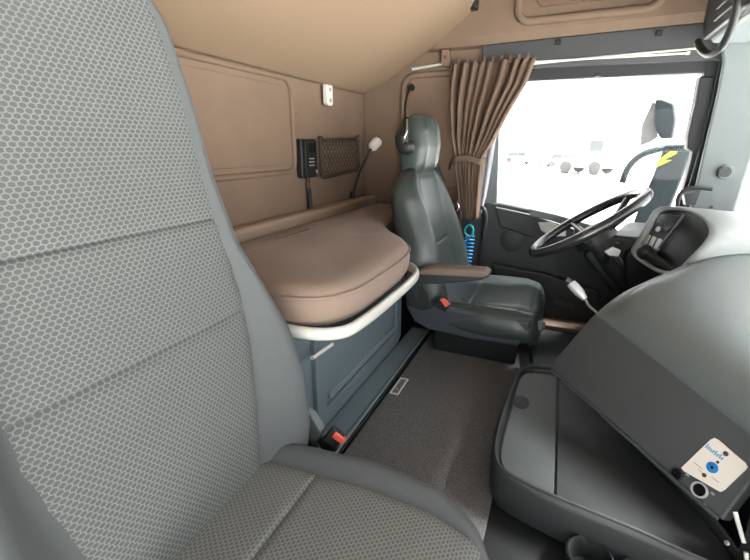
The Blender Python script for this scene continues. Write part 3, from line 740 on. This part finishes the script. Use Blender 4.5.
# glove compartment with bright handle bar, right of the fascia
gc = thing('glove_compartment', V((.40, .62, .1)), 'black compartment in the bottom right corner with a narrow bright strip', 'compartment')
gcd = V((.26, -.575, 0)).normalized(); gn = V((-gcd.y, gcd.x, 0)) * -1
if gn.dot(CAM - V((.40, .775, .2))) < 0: gn = -gn
g0 = V((.372, .772, 0)) + gn * .004
prism('door', [g0 + gcd * a + V((0, 0, b)) for a, b in ((.01, .02), (.40, .02), (.40, .30), (.01, .30))], gn * .02, 'black', gc, .008)
gp = g0 + gn * .025
sa, sb_ = on(735, 512, gp, gn), on(744, 543, gp, gn)
tube('bright_strip', [sa, sb_], .0035, 'rail', gc, 8)
tube('bright_strip', [on(746, 552, gp, gn), on(748, 575, gp, gn)], .0035, 'rail', gc, 8)
disc('latch', on(728, 543, gp, gn), gn, .004, .004, 'silver', gc, 12)

# instrument binnacle
bi = thing('instrument_binnacle', (.35, 1.45, .45), 'instrument cluster under a hood coloured pale for the strong light on it, with rocker switches and a dark display', 'instrument panel')
b1, b2, b3 = at(655, 207, 'y', 1.60), at(632, 254, 'y', 1.56), at(692, 264, 'y', 1.28)
BN = (b2 - b1).cross(b3 - b1).normalized()
if BN.x > 0: BN = -BN
outl = [(631, 253), (640, 236), (652, 214), (658, 208), (666, 206), (682, 207), (699, 212), (712, 221), (717, 233), (712, 243), (703, 253), (692, 264), (683, 273), (668, 277), (648, 268)]
inn = [(636, 252), (644, 237), (654, 217), (660, 211), (667, 209), (681, 210), (696, 215), (706, 223), (709, 233), (705, 241), (697, 250), (687, 260), (679, 268), (667, 271), (650, 264)]
def bp(px, py, h=0.0): return on(px, py, b1, BN) + BN * h
cx_ = sum((bp(*q) for q in outl), V()) / len(outl)
OR = catmull([bp(*q) for q in outl], 4, True); IR = catmull([bp(*q) for q in inn], 4, True)
bm = bmesh.new()
back = [p.copy() + V((.30, .02, -.02)) for p in OR]
ringsB = [back, [p + V((.02, 0, 0)) for p in OR], [p - BN * .002 for p in OR], [p.lerp(q, .3) + BN * .006 for p, q in zip(OR, IR)], [p.lerp(q, .7) + BN * .006 for p, q in zip(OR, IR)], IR, [p - BN * .012 for p in IR]]
add_rings(bm, ringsB, True, False)
link_bm('hood', bm, 'hood', bi, angle=60)
prism('display', [p - BN * .010 for p in IR], -BN * .01, 'screen', bi)
sp_ = prism('switch_plate', [bp(a, b, -.006) for a, b in ((637, 252), (645, 238), (655, 219), (661, 212), (682, 215), (655, 250), (648, 262))], -BN * .006, 'header', bi, .002)
prism('screen', [bp(a, b, -.003) for a, b in ((654, 222), (660, 213), (679, 216), (672, 227), (665, 231))], -BN * .006, 'screen', sp_, .001)
ub_ = (bp(655, 219) - bp(645, 238)).normalized()
for k in range(3):
    a = bp(644 + 5.5 * k, 238 + 2.3 * k, -.002)
    prism('rocker_switch', [a + (bp(649, 239) - bp(645, 237)) * x_ + ub_ * y_ for x_, y_ in ((0, -.016), (.8, -.016), (.8, .016), (0, .016))], -BN * .008, 'silver', sp_, .002)
tube('divider', [bp(683, 214, -.002), bp(655, 251, -.002)], .0016, 'pillar', bi, 8)
disc('knob', bp(658, 229, -.003), BN, .008, .006, 'silver', bi, 16)

# steering wheel and stalks
sw = thing('steering_wheel', V((.11, 1.72, .5)), 'black steering wheel shining in the window light in front of the driver seat', 'steering wheel')
WC = V((.098, 1.70, .530)); tl = math.radians(35)
wn_ = V((-math.sin(tl), 0, math.cos(tl))); wx = V((math.cos(tl), 0, math.sin(tl))); wy = V((0, 1, 0)); WR = .207
rim = [WC + wx * (WR * math.cos(2 * PI * k / 72)) + wy * (WR * math.sin(2 * PI * k / 72)) for k in range(72)]
tube('rim', rim, .0175, 'wheel', sw, 14, True)
hub = WC - wn_ * .055
disc('hub', hub - wn_ * .02, wn_, .075, .05, 'black', sw, 28)
for ang in (15, 165, 235, 305):
    a = math.radians(ang); dd = wx * math.sin(a) * -1 + wy * math.cos(a)
    tube('spoke', [hub + dd * .05, hub + dd * .12 + wn_ * .02, WC + dd * (WR - .004)], .012, 'wheel', sw, 10, smoothn=5, flat=(.006, .014))
tube('column', [hub, hub - wn_ * .10, V((.30, 1.70, .28))], .05, 'black', sw, 16, smoothn=4)
s1 = thing('control_stalk', at(660, 262, 'y', 1.45), 'thick black stalk with a round knob in front of the instrument cluster', 'stalk')
q = [at(645, 252, 'y', 1.47), at(652, 257, 'y', 1.44), at(668, 267, 'y', 1.38), at(684, 276, 'y', 1.32)]
tube('lever', q, .013, 'black', s1, 12)
ellipsoid('knob', q[0], (.022, .024, .024), 'black', s1)
tube('lever_base', [at(668, 283, 'y', 1.36), at(676, 280, 'y', 1.34), at(690, 270, 'y', 1.33)], .008, 'silver', s1, 8, smoothn=4)
s2 = thing('column_stalk', at(612, 255, 'y', 1.55), 'short black column stalk with silver tip below the steering wheel', 'stalk')
tube('lever', [at(604, 262, 'y', 1.62), at(612, 252, 'y', 1.58), at(618, 243, 'y', 1.55)], [.010, .009, .005], 'black', s2, 10, smoothn=4)
prism('paddle', [at(px, py, 'y', 1.56) for px, py in ((604, 251), (612, 246), (621, 250), (618, 256), (608, 255))], (0, -.012, 0), 'silver', s2, .003)
tube('collar', [at(613, 254, 'y', 1.56), at(620, 264, 'y', 1.57)], .012, 'darkgrey', s2, 10)

mc = thing('cable_connector', at(575, 290, 'y', 1.35), 'silver plug on a pale cable sticking up behind the dash corner', 'connector')
q = [at(571, 283, 'y', 1.30), at(580, 293, 'y', 1.29), at(585, 299, 'y', 1.28)]
tube('plug', [q[0], q[0].lerp(q[1], .4), q[1], q[2]], [.013, .015, .014, .008], 'silver', mc, 10)
box('plug_face', q[0] + V((-.006, 0, .006)), (.018, .018, .012), 'header', mc, .002, Matrix.Rotation(.7, 3, 'Y'))
tube('cable', [q[2], at(589, 306, 'y', 1.26), at(596, 312, 'y', 1.24), at(603, 320, 'y', 1.23)], .0035, 'greyp', mc, 8, smoothn=6)

# ------------------------------------------------------------------ centre console tray
co = thing('centre_console', (.1, .95, 0), 'dark grey console tray with a lidded top between mat and dashboard', 'console')
cp = [V((a, b, 0)) for a, b in ((.06, 1.33), (-.02, 1.315), (-.056, 1.27), (-.070, 1.15), (-.080, 1.0), (-.080, .90), (-.068, .82), (-.035, .785), (.06, .757), (.20, .735), (.36, .712), (.36, .80), (.30, .95), (.16, 1.22), (.12, 1.33))]
CO = catmull(cp, 5, True)
cc = V((.10, 1.0, 0))
def shr(pl, d): return [p + (cc - p).normalized() * d for p in pl]
bm = bmesh.new()
add_rings(bm, [[p + V((0, 0, z)) for p in shr(CO, d)] for d, z in ((.015, 0.009), (.004, .03), (0, .07), (0, .105), (.003, .117), (.010, .121), (.017, .119), (.021, .110), (.022, .100))], True, True)
link_bm('body', bm, 'darkgrey', co, angle=60)
tube('rim_bead', [p + V((0, 0, .121)) for p in shr(CO, .010)], .003, 'header', co, 6, True)
lid = shr(CO, .026)
def clipx(pl, x0, x1): return [V((min(max(p.x, x0), x1), p.y, 0)) for p in pl]
def clip_poly(pl, a, n):
    out = []
    for i in range(len(pl)):
        p, q = pl[i], pl[(i + 1) % len(pl)]; dp, dq = (p - a).dot(n), (q - a).dot(n)
        if dp >= 0: out.append(p)
        if dp * dq < 0: out.append(p.lerp(q, dp / (dp - dq)))
    return out
sa = at(557, 392, 'z', .11); sb2 = at(555, 463, 'z', .11); nn_ = V((sa.y - sb2.y, sb2.x - sa.x, 0)).normalized()
prism('tray_lid', [p + V((0, 0, .098)) for p in clip_poly(lid, sa, -nn_)], (0, 0, .010), 'lid', co, .003)
prism('tray_floor', [p + V((0, 0, .098)) for p in clip_poly(lid, sa + nn_ * .004, nn_)], (0, 0, .009), 'darkgrey', co, .003)  # darker than the lid: the shadow under the dash is painted into this part
disc('finger_hole', at(521, 402, 'z', .1082), (0, 0, 1), .022, .0012, 'rubber', co, 22, 1.5, (1, 0, 0))
# cup holders on the near flank
bm = bmesh.new()
for xx, yy in ((.135, .712), (.225, .702)):
    def cr(r, z): return [V((xx + r * math.cos(2 * PI * k / 24), yy + r * math.sin(2 * PI * k / 24), z)) for k in range(24)]
    add_rings(bm, [cr(.038, .012), cr(.042, .058), cr(.038, .061), cr(.035, .057), cr(.031, .014)], True, True)
link_bm('cup_holder', bm, 'black', co, angle=50)

# ------------------------------------------------------------------ overhead console and cord
oc = thing('overhead_console', (.5, 1.0, 1.2), 'dark ribbed overhead shelf at the top right corner above the windscreen', 'shelf')
bm = bmesh.new()
pr = [(.41, 1.70), (.40, 1.16), (.41, 1.135), (.50, 1.128), (.585, 1.15), (.64, 1.22), (.65, 1.70)]
add_rings(bm, [[V((a, y, b)) for a, b in pr] for y in (.2, 1.0, 1.85, 1.94)]); link_bm('shelf_body', bm, 'pillar', oc, bevel=.01)
prism('front_flap', [V((.375, y, z)) for y, z in ((.2, 1.14), (1.90, 1.14), (1.95, 1.20), (1.95, 1.62), (.2, 1.62))], (.024, 0, 0), 'black', oc, .008)
for z in (1.172, 1.205, 1.238, 1.271): tube('rib', [V((.372, .2, z)), V((.372, 1.78, z))], .004, 'header', oc, 6)
cb = tag(tube('coiled_cord', [at(px, py, 'y', y) for px, py, y in ((742, -20, 1.50), (737, 5, 1.52), (731, 28, 1.55), (722, 46, 1.58), (710, 54, 1.62), (702, 50, 1.66), (698, 42, 1.72))], .0105, 'black', None, 12, smoothn=14), 'thick black cord looping down from the overhead shelf', 'cord')

# ------------------------------------------------------------------ rear view mirror outside the driver window
mi = thing('door_mirror', at(650, 180, 'y', 2.5), 'dark door mirror pair on a bracket outside the side window', 'mirror')
def mp(pp, y): return [at(a, b, 'y', y) for a, b in pp]
prism('wide_angle_housing', mp([(655, 99), (662, 98), (674, 103), (676, 120), (673, 138), (660, 139), (654, 125)], 2.48), (.02, .08, 0), 'mirrorh', mi, .012)
prism('wide_angle_glass', mp([(653, 101), (656, 104), (658, 137), (651, 142), (640, 146), (642, 125)], 2.50), (.0, .01, 0), 'carw', mi, .003)
prism('main_housing', mp([(664, 147), (692, 150), (684, 175), (672, 205), (660, 238), (628, 238), (636, 215), (652, 178)], 2.48), (.02, .12, 0), 'mirrorh', mi, .014)
tube('bracket', mp([(622, 183), (628, 168), (640, 156), (656, 150), (668, 148)], 2.46) + [at(690, 148, 'y', 2.38), at(699, 150, 'y', 2.14)], .016, 'mirrorh', mi, 10, smoothn=6)
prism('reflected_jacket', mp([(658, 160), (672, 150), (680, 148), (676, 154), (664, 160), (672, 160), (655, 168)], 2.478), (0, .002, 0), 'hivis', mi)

# grab handle at the foot of the front post
gf = thing('post_handle', at(695, 195, 'y', 1.95), 'small black looped handle at the foot of the front post', 'handle')
tube('bar', [at(px, py, 'y', 1.93) for px, py in ((677, 208), (679, 196), (688, 189), (700, 188), (712, 189))], .008, 'rubber', gf, 10, smoothn=6)
prism('bracket', [at(px, py, 'y', 1.95) for px, py in ((684, 194), (702, 190), (696, 205), (686, 206))], (0, .05, 0), 'header', gf, .004)

# ------------------------------------------------------------------ vehicles parked far across the yard
def vehicle(name, prof_, wid, loc, rz, m_, wheels, glass_, label, cat, group=None):
    t = thing(name, (0, 0, 0), label, cat, group)
    prism('body', [V((a, -wid / 2, b)) for a, b in prof_], (0, wid, 0), m_, t, .08)
    for poly in glass_:
        prism('side_window', [V((a, -wid / 2 - .01, b)) for a, b in poly], (0, wid + .02, 0), 'carwin', t)
    for x_, r_ in wheels:
        for s_ in (-1, 1): disc('wheel', (x_, s_ * (wid / 2 - .1), r_), (0, s_, 0), r_, .15, 'tyre', t, 20)
    t.location = loc; t.rotation_euler = (0, 0, rz)
    return t
carp = [(-2.1, .3), (2.1, .3), (2.15, .75), (1.2, .95), (.6, 1.42), (-1.3, 1.45), (-2.0, 1.0), (-2.15, .8)]
carw = [[(-1.5, .98), (-1.2, 1.36), (-.3, 1.36), (-.3, .98)], [(-.2, .98), (-.2, 1.36), (.5, 1.34), (1.0, .98)]]
def gpt(px, dist):
    d = ray(px, 148); d.z = 0; d.normalize(); p = V((0, 0, GZ)) + d * dist; return p
vehicle('lorry', [(-2.4, .5), (1.6, .5), (1.6, 2.9), (1.2, 3.1), (-.3, 3.2), (-.4, 1.1), (-2.4, 1.1)], 2.4, gpt(593, 40), yaw - .9, 'carw', [(-1.5, .5), (.9, .5)], [[(.3, 1.8), (.3, 2.6), (1.3, 2.6), (1.3, 1.8)]], 'white lorry cab parked across the yard, just left of the mirror bracket', 'lorry')
c0 = vehicle('car', carp, 1.75, gpt(565, 52), .2, 'carg', [(-1.3, .32), (1.3, .32)], carw, 'grey hatchback beside the white lorry across the yard', 'car')
def copy_tree(o, parent=None):
    c = o.copy(); COL.objects.link(c)
    if parent is not None: c.parent = parent
    for ch in o.children: copy_tree(ch, c)
    return c
for px, dist, rz, lab in ((541, 58, .9, 'distant pale car parked nearest left of the grey hatchback'), (520, 64, .1, 'distant pale car in the middle of the far row'), (500, 74, .5, 'distant pale car beside the curtain edge at the end of the row')):
    c = copy_tree(c0); c.location = gpt(px, dist); c.rotation_euler = (0, 0, rz); c['label'] = lab
